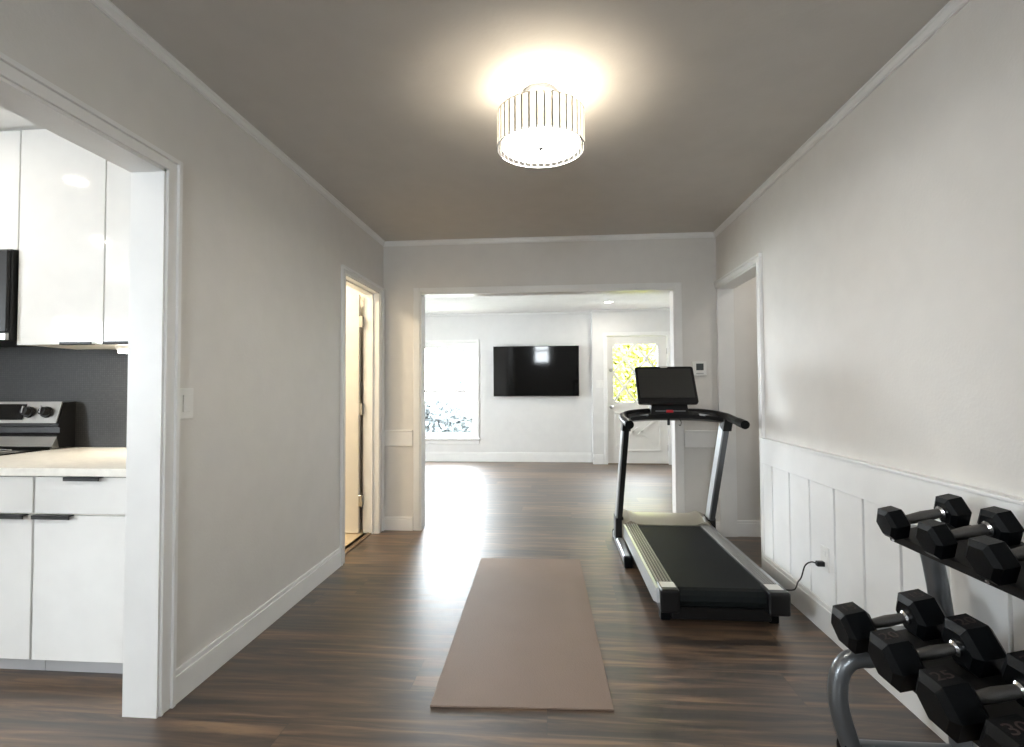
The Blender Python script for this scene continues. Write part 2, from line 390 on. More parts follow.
# far wall with window opening
wx0, wx1, wz0, wz1 = -2.21, -1.25, 0.375, 1.935
m = MB().box(X0F-0.15, wx0, FY, FY+0.16, 0, FZ).box(wx1, 0.61, FY, FY+0.16, 0, FZ).box(wx0, wx1, FY, FY+0.16, 0, wz0).box(wx0, wx1, FY, FY+0.16, wz1, FZ)
st(m, 'wall_far', FARW)
st(MB().box(0.61, 0.76, 8.10, FY+0.16, 0, FZ), 'wall_far_return', FARW)
dx0, dx1, dz1, dy = 0.84, 1.755, 1.987, 8.10
m = MB().box(0.76, dx0-0.02, dy, dy+0.14, 0, FZ).box(dx1+0.02, X1F, dy, dy+0.14, 0, FZ).box(dx0-0.02, dx1+0.02, dy, dy+0.14, dz1+0.02, FZ)
st(m, 'wall_entry', FARW)
# west wall with an unseen window added to brighten the far room
m = MB().box(X0F-0.16, X0F, YF, 5.7, 0, FZ).box(X0F-0.16, X0F, 6.9, FY, 0, FZ).box(X0F-0.16, X0F, 5.7, 6.9, 0, 0.7).box(X0F-0.16, X0F, 5.7, 6.9, 2.1, FZ)
st(m, 'wall_far_west', FARW)
st(MB().box(X1F, X1F+0.14, YF, 8.24, 0, FZ), 'wall_far_east', FARW)
st(MB().box(X0F-0.16, X1F+0.14, YF, 8.46, FZ, FZ+0.1), 'ceiling_far', CEILW)
bb('baseboard_far', X0F, 0.595, FY-0.015, FY, 0.15, ('y', -1))
bb('baseboard_entry', 0.61, dx0-0.075, dy-0.015, dy, 0.15, ('y', -1))
st(MB().box(X0F, 0.61, FY-0.02, FY, FZ-0.03, FZ, 0.004).box(0.61, X1F, dy-0.02, dy, FZ-0.03, FZ, 0.004), 'trim_20', TRIM)

def window(n, plane, a0, a1, z0, z1, y, d, rail=None, sill=True):
    """double hung window in a wall; plane 'y' -> spans x, 'x' -> spans y. y = inner wall face, d = outward sign"""
    def B(m, u0, u1, v0, v1, za, zb, bev=0.0):
        v0, v1 = sorted((v0, v1))
        return m.box(u0, u1, v0, v1, za, zb, bev) if plane == 'y' else m.box(v0, v1, u0, u1, za, zb, bev)
    rail = rail or (z0+z1)/2
    fr = MB(); t = 0.04
    fy0, fy1 = y+d*0.05, y+d*0.13
    B(fr, a0, a0+t, fy0, fy1, z0, z1); B(fr, a1-t, a1, fy0, fy1, z0, z1); B(fr, a0+t, a1-t, fy0, fy1, z0, z0+t); B(fr, a0+t, a1-t, fy0, fy1, z1-t, z1)
    o = st(fr, 'window_%d' % n, TRIM)
    sa = MB(); s = 0.042; i0, i1 = a0+t, a1-t
    for za, zb, dd in ((z0+t, rail+0.016, 0.06), (rail-0.016, z1-t, 0.09)):
        v0, v1 = y+d*dd, y+d*(dd+0.025)
        B(sa, i0, i0+s, v0, v1, za, zb); B(sa, i1-s, i1, v0, v1, za, zb); B(sa, i0+s, i1-s, v0, v1, za, za+s); B(sa, i0+s, i1-s, v0, v1, zb-s, zb)
    sa.build('sash', TRIM, o)
    gl = MB(); B(gl, i0+s-0.004, i1-s+0.004, y+d*0.071, y+d*0.075, z0+t+0.01, rail); B(gl, i0+s-0.004, i1-s+0.004, y+d*0.101, y+d*0.105, rail, z1-t-0.01)
    gl.build('pane', GLASS, o)
    cs = MB(); c = 0.045
    B(cs, a0-c, a0, y, y-d*0.014, z0, z1+c, 0.002); B(cs, a1, a1+c, y, y-d*0.014, z0, z1+c, 0.002); B(cs, a0, a1, y, y-d*0.014, z1, z1+c, 0.002)
    B(cs, a0-c, a1+c, y, y-d*0.012, z0-0.09, z0-0.018, 0.002)
    cs.build('window_casing', TRIM, o)
    if sill:
        si = MB(); B(si, a0-c-0.02, a1+c+0.02, y+d*0.05, y-d*0.045, z0-0.018, z0, 0.003); si.build('window_sill', TRIM, o)
window(1, 'y', wx0, wx1, wz0, wz1, FY, 1, 1.143)
window(2, 'x', 5.7, 6.9, 0.7, 2.1, X0F, -1)  # out-of-view window, added for more daylight in the far room
window(3, 'y', -0.74, -0.10, 1.2, 2.2, YR, -1)

# front door with lattice glass -----------------------------------
gx0, gx1, gz0, gz1 = 0.935, 1.615, 0.965, 1.862
m = MB(); Y0, Y1 = dy+0.03, dy+0.07
m.box(dx0, gx0, Y0, Y1, 0.012, dz1, 0.001).box(gx1, dx1, Y0, Y1, 0.012, dz1, 0.001).box(gx0, gx1, Y0, Y1, gz1, dz1, 0.001).box(gx0, gx1, Y0, Y1, 0.012, gz0, 0.001)
d1 = st(m, 'door_1', DOORW)
MB().box(gx0, gx1, dy+0.048, dy+0.052, gz0, gz1).build('pane', GLASS, d1)
m = MB()
def strip(m, ax, az, bx, bz, y0, y1, wd=0.036):
    v = Vector((bx-ax, 0, bz-az)); n = Vector((-v.z, 0, v.x)).normalized()*wd/2
    A, B_ = Vector((ax, y0, az)), Vector((bx, y0, bz))
    m.prism([A-n, B_-n, B_+n, A+n], (0, y1-y0, 0))
cx = [gx0, (gx0+gx1)/2, gx1]; cz = [gz0, (gz0+gz1)/2, gz1]
for i in range(2):
    for k in range(2):
        strip(m, cx[i], cz[k], cx[i+1], cz[k+1], dy+0.034+0.001*k, dy+0.046); strip(m, cx[i], cz[k+1], cx[i+1], cz[k], dy+0.0345, dy+0.0455)
m.build('lattice', DOORW, d1)
m = MB()
px0, px1, pz0, pz1 = 0.945, 1.645, 0.20, 0.80
for a, b, c_, d_ in ((px0, px1, pz0, pz0+0.02), (px0, px1, pz1-0.02, pz1), (px0, px0+0.02, pz0, pz1), (px1-0.02, px1, pz0, pz1)):
    m.box(a, b, Y0-0.012, Y0+0.002, c_, d_, 0.003)
xm = (px0+px1)/2
for ax, az, bx, bz in ((px0+.02, pz0+.06, xm, .56), (xm, .56, px1-.02, pz0+.06), (px0+.02, pz1-.06, xm, .44), (xm, .44, px1-.02, pz1-.06)):
    strip(m, ax, az, bx, bz, Y0-0.014, Y0+0.001, 0.03)
m.build('panel_moulding', DOORW, d1)
m = MB().tube([(dx0+0.055, Y0, 0.886), (dx0+0.055, Y0-0.035, 0.886), (dx0+0.055, Y0-0.036, 0.886), (dx0+0.055, Y0-0.05, 0.886), (dx0+0.055, Y0-0.066, 0.886)], [0.028, 0.012, 0.024, 0.029, 0.016], 18)
m.build('door_knob', STEEL, d1, smooth=True)
MB().tube([(dx0+0.055, Y0, 1.46), (dx0+0.055, Y0-0.014, 1.46), (dx0+0.055, Y0-0.018, 1.46)], [0.028, 0.026, 0.014], 18).build('deadbolt', STEEL, d1, smooth=True)
m = MB()
for z in (0.25, 1.0, 1.75): m.box(dx1-0.004, dx1+0.014, Y0-0.006, Y0+0.004, z-0.045, z+0.045, 0.002)
m.build('hinge', STEEL, d1)
m = MB(); c = 0.06
m.box(dx0-0.02, dx0-0.004, dy, dy+0.14, 0, dz1+0.004).box(dx1+0.004, dx1+0.02, dy, dy+0.14, 0, dz1+0.004).box(dx0-0.02, dx1+0.02, dy, dy+0.14, dz1+0.004, dz1+0.02)
m.box(dx0-0.004-c, dx0-0.008, dy-0.014, dy, 0, dz1+c, 0.002).box(dx1+0.008, dx1+0.004+c, dy-0.014, dy, 0, dz1+c, 0.002).box(dx0-0.008, dx1+0.008, dy-0.014, dy, dz1+0.008, dz1+c, 0.002)
st(m, 'trim_21', TRIM)

st(MB().box(dx0-0.004, dx1+0.004, dy+0.002, dy+0.13, 0, 0.013, 0.002), 'trim_24', MUTEBR)  # threshold added to stop light leaking under the front door
# ---- kitchen shell (x -5.6 .. -1.575)
KX = -5.6; KB = 2.70; HK = 2.52
st(MB().box(KX, WL-TH, KB, KB+0.12, 0, HK), 'wall_kitchen_back', CEILW)
m = MB().box(KX-0.16, KX, YR, -1.95, 0, HK).box(KX-0.16, KX, -0.65, KB+0.12, 0, HK).box(KX-0.16, KX, -1.95, -0.65, 0, 0.9).box(KX-0.16, KX, -1.95, -0.65, 2.1, HK)
st(m, 'wall_kitchen_west', FARW)
st(MB().box(KX-0.16, WL-TH, YR-0.14, YR, 0, HK), 'wall_kitchen_front', FARW)
st(MB().box(KX-0.16, WL-TH, YR-0.14, KB+0.12, HK, HK+0.1), 'ceiling_kitchen', CEILW)
window(4, 'x', -1.95, -0.65, 0.9, 2.1, KX, -1)
st(MB().box(-4.6, WL-TH-0.001, KB-0.008, KB, 0.866, 1.45), 'trim_22', TILE)

# ---- bathroom shell
st(MB().box(-3.2, WL-TH, 3.0, 3.1, 0, H), 'wall_bath_front', FARW)
st(MB().box(-3.3, -3.2, 3.0, YB, 0, H), 'wall_bath_west', FARW)
st(MB().box(-3.3, WL-TH, 3.0, YB, H, H+0.1), 'ceiling_bath', CEILW)
st(MB().box(-3.2, WL-TH+0.035, 3.1, YB, 0, 0.004).box(WL-TH, WL-TH+0.035, BO0+J, BO1-J, 0, 0.004), 'floor_bath', CREAM)
st(MB().box(WL-TH+0.035, WL-TH+0.075, BO0+J, BO1-J, 0, 0.009, 0.003), 'trim_23', MUTEBR)
d2 = st(MB().box(-2.295, -1.594, 4.107, 4.142, 0.012, 1.968, 0.001), 'door_2', DOORW)
m = MB()
for z in (0.27, 1.02, 1.74):
    m.box(-1.596, -1.566, 4.108, 4.142, z-0.045, z+0.045, 0.001).tube([(-1.582, 4.147, z-0.048), (-1.582, 4.147, z+0.048)], 0.006, 10)
m.build('hinge', STEEL, d2)
m = MB()
m.tube([(-2.225, 4.107, 0.95), (-2.225, 4.07, 0.95)], 0.011, 12).tube([(-2.225, 4.072, 0.95), (-2.225, 4.05, 0.95)], [0.026, 0.022], 16)
m.build('door_knob', STEEL, d2, smooth=True)

# ================================================================ LIGHT FIXTURES
LX, LY = -0.046, 2.154
t = thing('ceiling_lamp', (LX, LY, H), 'round drum ceiling lamp with a pleated translucent shade and lit white diffuser', 'ceiling lamp')
MB().lathe([(0.0, 0), (0.07, 0), (0.07, -0.018), (0.055, -0.026), (0.0, -0.026)], (LX, LY, H), 32).build('canopy', CEILW, t, smooth=True)
mb = MB().lathe([(0.1852, -0.097), (0.1852, -0.240), (0.1840, -0.240), (0.1840, -0.097), (0.1852, -0.097)], (0, 0, 0), 152)
me_o = mb.build('shade', SHADE, None, smooth=True)
me_o.parent = t
m = MB()
for z in (-0.097, -0.241):
    m.lathe([(0.1862, z-0.0015), (0.1862, z+0.0015), (0.1832, z+0.0015), (0.1832, z-0.0015), (0.1862, z-0.0015)], (LX, LY, H), 96)
m.build('shade_ring', CHROME, t, smooth=True)
MB().lathe([(0.0, -0.226), (0.167, -0.224), (0.167, -0.220), (0.0, -0.222)], (LX, LY, H), 64).build('light_block_plate', CEILW, t, smooth=True)  # opaque plate added to keep the diffuser's glow off the ceiling
MB().lathe([(0.0, -0.236), (0.09, -0.235), (0.166, -0.230), (0.166, -0.2245), (0.0, -0.2265)], (LX, LY, H), 64).build('diffuser', DIFF, t, smooth=True)
MB().lathe([(0.0, -0.252), (0.006, -0.250), (0.008, -0.244), (0.013, -0.239), (0.0, -0.236)], (LX, LY, H), 20).build('finial', CHROME, t, smooth=True)
MB().tube([(LX, LY, H-0.026), (LX, LY, H-0.229)], 0.005, 10).build('stem', CHROME, t)
pl = lamp('ceiling_lamp_bulb', 'POINT', (LX+0.02, LY-0.03, H-0.135), LAMP, (1, 0.87, 0.68), radius=0.02)

def downlight(x, y, z, label, group, power, col=(1, 0.93, 0.82)):
    t = thing('recessed_light', (x, y, z), label, 'ceiling light', group)
    MB().lathe([(0.075, 0), (0.075, -0.006), (0.055, -0.008), (0.052, 0.0), (0.075, 0)], (x, y, z), 32).build('trim_ring', CEILW, t, smooth=True)
    MB().lathe([(0.0, -0.004), (0.054, -0.004), (0.054, -0.001), (0.0, -0.001)], (x, y, z), 32).build('lens', LED, t)
    lamp('downlight_beam', 'AREA', (x, y, z-0.012), power, col, 0.1)
downlight(-3.00, 1.74, HK, 'round recessed light in the kitchen ceiling just before the upper cabinets', 'kitchen downlights', KITCH)
downlight(-4.0, 0.50, HK, 'round recessed light in the kitchen ceiling further from the upper cabinets', 'kitchen downlights', KITCH)
downlight(-2.3, 0.3, HK, 'round recessed light in the kitchen ceiling near the doorway from the gym', 'kitchen downlights', KITCH)
downlight(0.79, 7.38, FZ, 'round recessed light in the ceiling before the front door', 'far room downlights', FAR)
downlight(2.1, 3.75, H, 'added unseen fill light in the side hall ceiling past the gym doorway', None, 2.5, (1, 0.95, 0.88))  # hidden lamp added to lift the dim side hall
downlight(-2.4, 5.9, FZ, 'round recessed light in the ceiling near the added side window', 'far room downlights', FAR)
t = thing('bathroom_ceiling_light', (-2.3, 3.55, H), 'small round warm ceiling light of the bathroom', 'ceiling light')
MB().lathe([(0.0, -0.06), (0.09, -0.05), (0.12, -0.02), (0.12, 0), (0.0, 0)], (-2.3, 3.55, H), 32).build('globe', LED, t, smooth=True)
lamp('bathroom_bulb', 'AREA', (-2.3, 3.55, H-0.07), BATH, (1, 0.80, 0.52), 0.25)
PX, PY = -2.17, 2.52
t = thing('under_cabinet_light', (PX, PY, 1.41), 'small warm puck light lit under the upper cabinet', 'cabinet light')
MB().box(PX-0.09, PX+0.09, PY-0.04, PY+0.04, 1.395, 1.4145, 0.003).build('housing', CARC, t)
MB().box(PX-0.08, PX+0.08, PY-0.035, PY+0.035, 1.378, 1.396, 0.003).build('lens', LED, t)
lamp('under_cabinet_beam', 'AREA', (PX, PY, 1.375), 2.4, (1, 0.86, 0.66), 0.12, 0.05)

# ================================================================ KITCHEN
CF = 1.98                                  # base door front plane
def pull(m, x0, x1, y, z, down=1):
    m.box(x0, x1, y-0.020, y+0.004, z-0.002, z+0.002).box(x0, x1, y-0.020, y-0.017, z-0.014*down if down > 0 else z, z if down > 0 else z+0.014)
def base_cabinet(x0, x1, label, ph, pd):
    t = thing('base_cabinet', ((x0+x1)/2, 2.3, 0), label, 'cabinet', 'white base cabinets along the kitchen wall')
    MB().box(x0, x1, CF+0.02, 2.69, 0.085, 0.832).build('body', CARC, t)
    MB().box(x0, x1, 2.045, 2.06, 0, 0.086).build('toe_kick', GROOVE, t)
    g = 0.003
    d = MB().box(x0+g, x1-g, CF, CF+0.019, 0.078, 0.668, 0.0015).build('door', GLOSS, t)
    m = MB(); pull(m, ph[0], ph[1], CF, 0.670); m.build('handle', BLACKMET, d)
    d = MB().box(x0+g, x1-g, CF, CF+0.019, 0.676, 0.826, 0.0015).build('drawer', GLOSS, t)
    m = MB(); pull(m, pd[0], pd[1], CF, 0.828); m.build('handle', BLACKMET, d)
base_cabinet(-2.152, -1.600, 'white base cabinet beside the doorway jamb, drawer over door', (-2.143, -1.975), (-2.005, -1.848))
base_cabinet(-2.700, -2.155, 'white base cabinet next to the stove, its pull at the door corner', (-2.34, -2.180), (-2.60, -2.45))
o = MB().box(-2.706, -1.578, 1.955, 2.69, 0.834, 0.866, 0.002).build('countertop', COUNTER)
tag(o, 'pale stone countertop over the white base cabinets', 'countertop')

UF = 2.36
def upper_cabinet(x0, x1, z0, z1, label, ph):
    t = thing('upper_cabinet', ((x0+x1)/2, 2.5, z0), label, 'cabinet', 'white upper cabinets on the kitchen wall')
    MB().box(x0, x1, UF+0.019, 2.69, z0+0.002, z1).build('body', CARC, t)
    g = 0.0025
    d = MB().box(x0+g, x1-g, UF, UF+0.018, z0, z1, 0.0015).build('door', GLOSS, t)
    m = MB(); m.box(ph[0], ph[1], UF-0.018, UF+0.004, z0-0.003, z0+0.0005).box(ph[0], ph[1], UF-0.018, UF-0.015, z0-0.003, z0+0.012)
    m.build('handle', BLACKMET, d)
upper_cabinet(-2.680, -2.215, 1.413, 2.505, 'tall glossy white upper cabinet beside the microwave with ceiling lights mirrored', (-2.43, -2.26))
upper_cabinet(-2.213, -1.62, 1.413, 2.505, 'glossy white upper cabinet partly hidden by the doorway jamb', (-2.20, -2.04))
upper_cabinet(-3.44, -2.682, 1.895, 2.505, 'short glossy white upper cabinet above the microwave', (-3.1, -2.95))
o = MB().box(-3.44, -1.62, UF+0.03, 2.695, 2.506, HK-0.001).build('cabinet_filler', GLOSS)
tag(o, 'white filler board between upper cabinets and ceiling', 'filler board')

t = thing('microwave', (-3.06, 2.5, 1.43), 'black over-the-range microwave under the short cabinet', 'microwave')
MB().box(-3.438, -2.686, 2.335, 2.688, 1.432, 1.892, 0.004).build('body', BLACKMET, t)
MB().box(-3.43, -2.89, 2.318, 2.334, 1.475, 1.885, 0.004).build('door', SCREEN, t)
MB().box(-2.885, -2.69, 2.318, 2.334, 1.475, 1.885, 0.004).build('control_panel', BLACK, t)
MB().box(-3.43, -2.69, 2.318, 2.334, 1.434, 1.470, 0.003).build('vent_strip', STEEL, t)
MB().tube([(-2.905, 2.334, 1.53), (-2.905, 2.295, 1.54), (-2.905, 2.295, 1.82), (-2.905, 2.334, 1.83)], 0.008, 10).build('handle', STEEL, t, smooth=True)

# range
RX0, RX1 = -3.470, -2.712
t = thing('range', (-3.09, 2.35, 0), 'stainless steel kitchen range with black cooktop and angled control panel', 'stove')
MB().box(RX0, RX1, 1.99, 2.64, 0.03, 0.855, 0.003).build('body', BLACKMET, t)
MB().box(RX0-0.0, RX1, 1.975, 2.58, 0.856, 0.872, 0.004).build('cooktop', SCREEN, t)
d = MB().box(RX0+0.005, RX1-0.005, 1.955, 1.988, 0.20, 0.74, 0.004).build('oven_door', STEEL, t)
MB().tube([(RX0+0.06, 1.955, 0.69), (RX0+0.06, 1.91, 0.69), (RX1-0.06, 1.91, 0.69), (RX1-0.06, 1.955, 0.69)], 0.011, 12).build('handle', STEEL, d, smooth=True)
MB().box(RX0+0.15, RX1-0.15, 1.951, 1.956, 0.33, 0.60, 0.002).build('window', SCREEN, d)
MB().box(RX0+0.005, RX1-0.005, 1.965, 1.988, 0.04, 0.19, 0.003).build('drawer', STEEL, t)
for x in (RX0+0.2, RX1-0.2):
    for y in (2.13, 2.43): MB().lathe([(0.09, 0), (0.094, 0), (0.094, 0.001), (0.09, 0.001), (0.09, 0)], (x, y, 0.872), 40).build('burner_ring', LABEL, t)
# backguard: black body with slanted front
bx0, bx1 = RX0, RX1+0.03
m = MB().prism([(bx0, 2.69, 0.872), (bx0, 2.60, 0.872), (bx0, 2.585, 0.945), (bx0, 2.60, 0.955), (bx0, 2.60, 0.985), (bx0, 2.588, 0.99), (bx0, 2.625, 1.118), (bx0, 2.69, 1.122)], (bx1-bx0, 0, 0))
bgd = m.build('backguard', BLACK, t)
MB().prism([(bx0, 2.602, 0.948), (bx0, 2.596, 0.952), (bx0, 2.560, 0.884), (bx0, 2.566, 0.874), (bx0, 2.60, 0.874)], (bx1-bx0-0.004, 0, 0)).build('steel_ledge', STEEL, bgd)
cp = MB().prism([(bx0, 2.588, 1.010), (bx0, 2.622, 1.121), (bx0, 2.617, 1.124), (bx0, 2.582, 1.008)], (bx1-bx0-0.006, 0, 0)).build('control_panel', STEEL, t)
MB().prism([(bx0+0.2, 2.5835, 1.026), (bx0+0.2, 2.6115, 1.110), (bx0+0.2, 2.609, 1.111), (bx0+0.2, 2.581, 1.027)], (0.38, 0, 0)).build('display', SCREEN, cp)
nv = Vector((0, -0.956, 0.292))
for x in (-2.755, -2.860, RX0+0.15, RX0+0.05):
    c0 = Vector((x, 2.5965, 1.066)); k = MB().tube([c0, c0+nv*0.012, c0+nv*0.0125, c0+nv*0.036], [0.031, 0.030, 0.023, 0.021], 24).build('knob', BLACK, cp, smooth=True)
    MB().box(x-0.004, x+0.004, c0.y-0.045, c0.y-0.036, c0.z-0.012, c0.z+0.030, 0.002, rot=((x, c0.y, c0.z), -0.2, 'X')).build('grip', CHROME, k)

# ================================================================ SMALL WALL THINGS
t = thing('light_switch', (WL, 1.906, 1.132), 'white rocker light switch on the wall by the kitchen doorway', 'light switch')
MB().box(WL, WL+0.008, 1.860, 1.944, 1.072, 1.192, 0.002, 2).build('plate', PLATE, t)
MB().box(WL+0.006, WL+0.013, 1.885, 1.921, 1.099, 1.165, 0.0015).build('rocker', PLATE, t)
t = thing('light_switch', (0.723, dy, 1.244), 'small white double switch plate on the wall beside the front door', 'light switch')
MB().box(0.665, 0.775, dy-0.006, dy, 1.185, 1.303, 0.002, 2).build('plate', PLATE, t)
for x in (0.695, 0.745): MB().box(x-0.016, x+0.016, dy-0.010, dy-0.005, 1.212, 1.276, 0.0015).build('rocker', PLATE, t)

t = thing('thermostat', (1.172, YB, 1.333), 'white square wall thermostat with a small dark display', 'thermostat')
MB().box(1.118, 1.227, YB-0.022, YB, 1.278, 1.392, 0.004, 2).build('case', PLATE, t)
MB().box(1.145, 1.203, YB-0.024, YB-0.021, 1.322, 1.376, 0.001).build('display', mat('lcd_grey', (0.07, 0.08, 0.08), 0.2), t)
MB().box(1.145, 1.203, YB-0.024, YB-0.021, 1.292, 1.300, 0.001).build('button_strip', GROOVE, t)

t = thing('wall_outlet', (WR-0.018, 2.615, 0.357), 'white wall outlet on the panelled wall behind the black plug', 'outlet')
MB().box(WR-0.024, WR-0.018, 2.578, 2.652, 0.300, 0.414, 0.002, 2).build('plate', PLATE, t)
for z in (0.382, 0.332): MB().box(WR-0.0265, WR-0.023, 2.600, 2.630, z-0.014, z+0.014, 0.003, 2).build('socket', PLATE, t)
def smooth_path(P, n=8):
    P = [Vector(p) for p in P]; Q = [P[0]*2-P[1]]+P+[P[-1]*2-P[-2]]; out = []
    for i in range(1, len(Q)-2):
        a, b, c, d = Q[i-1:i+3]
        for k in range(n):
            s = k/n; out.append(0.5*((2*b)+(-a+c)*s+(2*a-5*b+4*c-d)*s*s+(-a+3*b-3*c+d)*s**3))
    return out+[P[-1]]

# TV
t = thing('television', (-0.278, FY-0.03, 1.456), 'large black flat-screen television mounted on the far wall', 'television')
Rt = (Vector((-0.278, FY-0.06, 1.456)), math.radians(2.3), 'X')
MB().box(-0.961, 0.406, FY-0.095, FY-0.065, 1.056, 1.858, 0.003, rot=Rt).build('housing', BLACK, t)
MB().box(-0.952, 0.397, FY-0.0965, FY-0.0945, 1.070, 1.850, rot=Rt).build('screen', SCREEN, t)
MB().box(-0.45, -0.10, FY-0.07, FY-0.001, 1.30, 1.62).build('wall_bracket', BLACKMET, t)

# ================================================================ YOGA MAT
m = MB(); c = [(-0.466, 1.915), (0.212, 1.942), (0.172, 3.592), (-0.509, 3.577)]
m.prism([(x, y, 0.0005) for x, y in c], (0, 0, 0.0075))
bmesh.ops.bevel(m.bm, geom=[e for e in m.bm.edges], offset=0.0012, segments=1, affect='EDGES')
tag(m.build('yoga_mat', MATM), 'thin dusty-pink yoga mat laid flat on the wooden floor', 'yoga mat')

# ================================================================ TREADMILL
t = thing('treadmill', (0.84, 3.45, 0), 'black and silver treadmill with a large console screen, standing by the white panelled wall', 'treadmill')
DL, DR = 0.516, 1.118                          # deck sides at the rear
y0, y1, zd = 2.655, 3.86, 0.18
BL, BR = 0.602, 1.048                          # belt edges
# belt with rear roller wrap
m = MB(); bx = []
prof = [(3.95, zd), (2.68, zd), (2.655, zd-0.006), (2.635, zd-0.025), (2.63, zd-0.05), (2.64, zd-0.075), (2.67, zd-0.095), (3.95, zd-0.095)]
m.prism([(BL+0.02*(0), y, z) for y, z in prof], (BR-BL, 0, 0)); m.build('running_belt', BELT, t)
# side rails: ribbed profile
def rail(xa, xb):
    o = MB().box(xa, xb, 2.72, 3.87, zd-0.07, zd+0.004, 0.003).build('foot_rail', BLACK, t)
    n = 5; w_ = (xb-xa-0.008)/n
    for i in range(n):
        a = xa+0.004+w_*i
        MB().box(a+w_*0.25, a+w_*0.75, 2.72, 3.87, zd+0.003, zd+0.013, 0.003, 2).build('tread_strip', RAILMET, o, label='silver strip')
rail(DL, BL+0.004); rail(BR-0.004, DR)
for xa, xb, ya in ((DL-0.014, DL, 2.615), (DR, DR+0.014, 2.70)):
    MB().prism([(xa, ya, zd-0.055), (xa, ya+0.02, zd+0.008), (xa, 3.93, zd+0.008), (xa, 3.93, zd-0.085), (xa, ya+0.10, zd-0.085)], (xb-xa, 0, 0)).build('side_panel', SILVER, t)
# rear end caps + underside frame
for k, (xa, xb) in enumerate(((DL+0.001, BL+0.01), (BR-0.015, DR+0.018))):
    e = MB().box(xa, xb, 2.605, 2.73, 0.075, zd+0.010, 0.014, 3).build('end_cap', BLACK, t)
    MB().box(xa+0.014, xa+0.085, 2.645, 2.715, zd+0.0095, zd+0.0115).build('sticker', LABEL, e, label='pale sticker')
MB().box(BL-0.02, BR+0.02, 2.665, 3.95, 0.022, zd-0.092, 0.006).build('deck_frame', BLACK, t)
m = MB()
for x in (BL+0.02, BR-0.02):
    f = MB().tube([(x-0.03, 2.73, 0.032), (x+0.03, 2.73, 0.032)], 0.032, 20).build('wheel', RUBBER, t, smooth=True)
m.bm.free()
m = MB().box(BR+0.02, BR+0.07, 2.70, 2.76, 0.0, 0.08, 0.006); m.build('foot', RUBBER, t)
m = MB().box(DL+0.02, DL+0.07, 2.70, 2.76, 0.0, 0.08, 0.006); m.build('foot', RUBBER, t)
# front motor hood : shallow moulded cover
m = MB(); secs = []
ny = 9
for i in range(ny):
    f = i/(ny-1); y = 3.845+f*0.30
    zc = zd+0.016+0.035*math.sin(min(1, f*1.6)*PI/2) - (0.05*max(0, f-0.75)/0.25)
    ring = []
    for k in range(13):
        u = k/12; x = DL-0.016+(DR-DL+0.032)*u
        edge = min(u, 1-u)
        dz = 0.026*math.exp(-((edge-0.11)/0.04)**2)*(1-0.4*f) - (0.012 if edge < 0.04 else 0)
        if edge > 0.16: dz -= 0.010
        ring.append((x, y, zc+dz))
    ring += [(DR+0.016, y, 0.07), (DL-0.016, y, 0.07)]
    secs.append(ring)
m.rings(secs); m.build('motor_hood', HOODM, t, smooth=True)
# base tubes on the floor, uprights, brackets
for s, x, xt in ((-1, 0.482, 0.503), (1, 1.172, 1.174)):
    b = MB().box(x-0.026, x+0.026, 3.49, 4.12, 0.012, 0.072, 0.014, 3).build('base_rail', SILVER, t)
    MB().box(x-0.028, x+0.028, 3.45, 3.492, 0.0, 0.074, 0.01, 2).build('rubber_foot', RUBBER, b)
    MB().box(x-0.028, x+0.028, 4.11, 4.15, 0.0, 0.074, 0.01, 2).build('rubber_foot', RUBBER, b)
    xb = x+0.014*(-s)*0+(-0.0 if s < 0 else -0.022)
    MB().box(xb-0.030, xb+0.030, 3.90, 4.02, 0.055, 0.225, 0.008, 2).build('upright_bracket', BLACK, t)
    # leaning upright: outer silver skin over dark bar
    A, B_ = Vector((xb+0.002, 3.962, 0.17)), Vector((xt, 3.655, 0.905))
    ax = (B_-A).normalized(); side = Vector((1, 0, 0)); dep = ax.cross(side).normalized()
    def bar(hw, hd, off=0.0):
        return [[A2+side*(off+i*hw)+dep*(j*hd) for i, j in ((-1, -1), (1, -1), (1, 1), (-1, 1))] for A2 in (A, B_)]
    upb = MB().rings(bar(0.017, 0.042)).build('upright', GREYTUBE if s > 0 else BLACKMET, t)
    MB().rings([[p for p in r] for r in bar(0.006, 0.040, -0.022)]).build('silver_trim', SILVER, upb)
cord = MB().tube(smooth_path([(WR-0.058, 2.617, 0.333), (1.240, 2.630, 0.334), (1.226, 2.66, 0.305), (1.226, 2.70, 0.235), (1.240, 2.77, 0.185), (1.255, 2.82, 0.145), (1.262, 2.87, 0.108), (1.235, 2.92, 0.088), (1.18, 2.96, 0.080), (1.150, 3.02, 0.060), (1.145, 3.3, 0.030), (1.12, 3.9, 0.03), (1.08, 4.07, 0.06)]), 0.0034, 8).build('power_cord', BLACK, t, smooth=True, label='thin black power cord')
MB().box(WR-0.062, WR-0.0266, 2.602, 2.628, 0.320, 0.344, 0.005, 2).build('plug', BLACK, cord)
# cross bar at front low
MB().box(0.49, 1.17, 4.06, 4.11, 0.02, 0.06, 0.008).build('cross_member', BLACK, t)
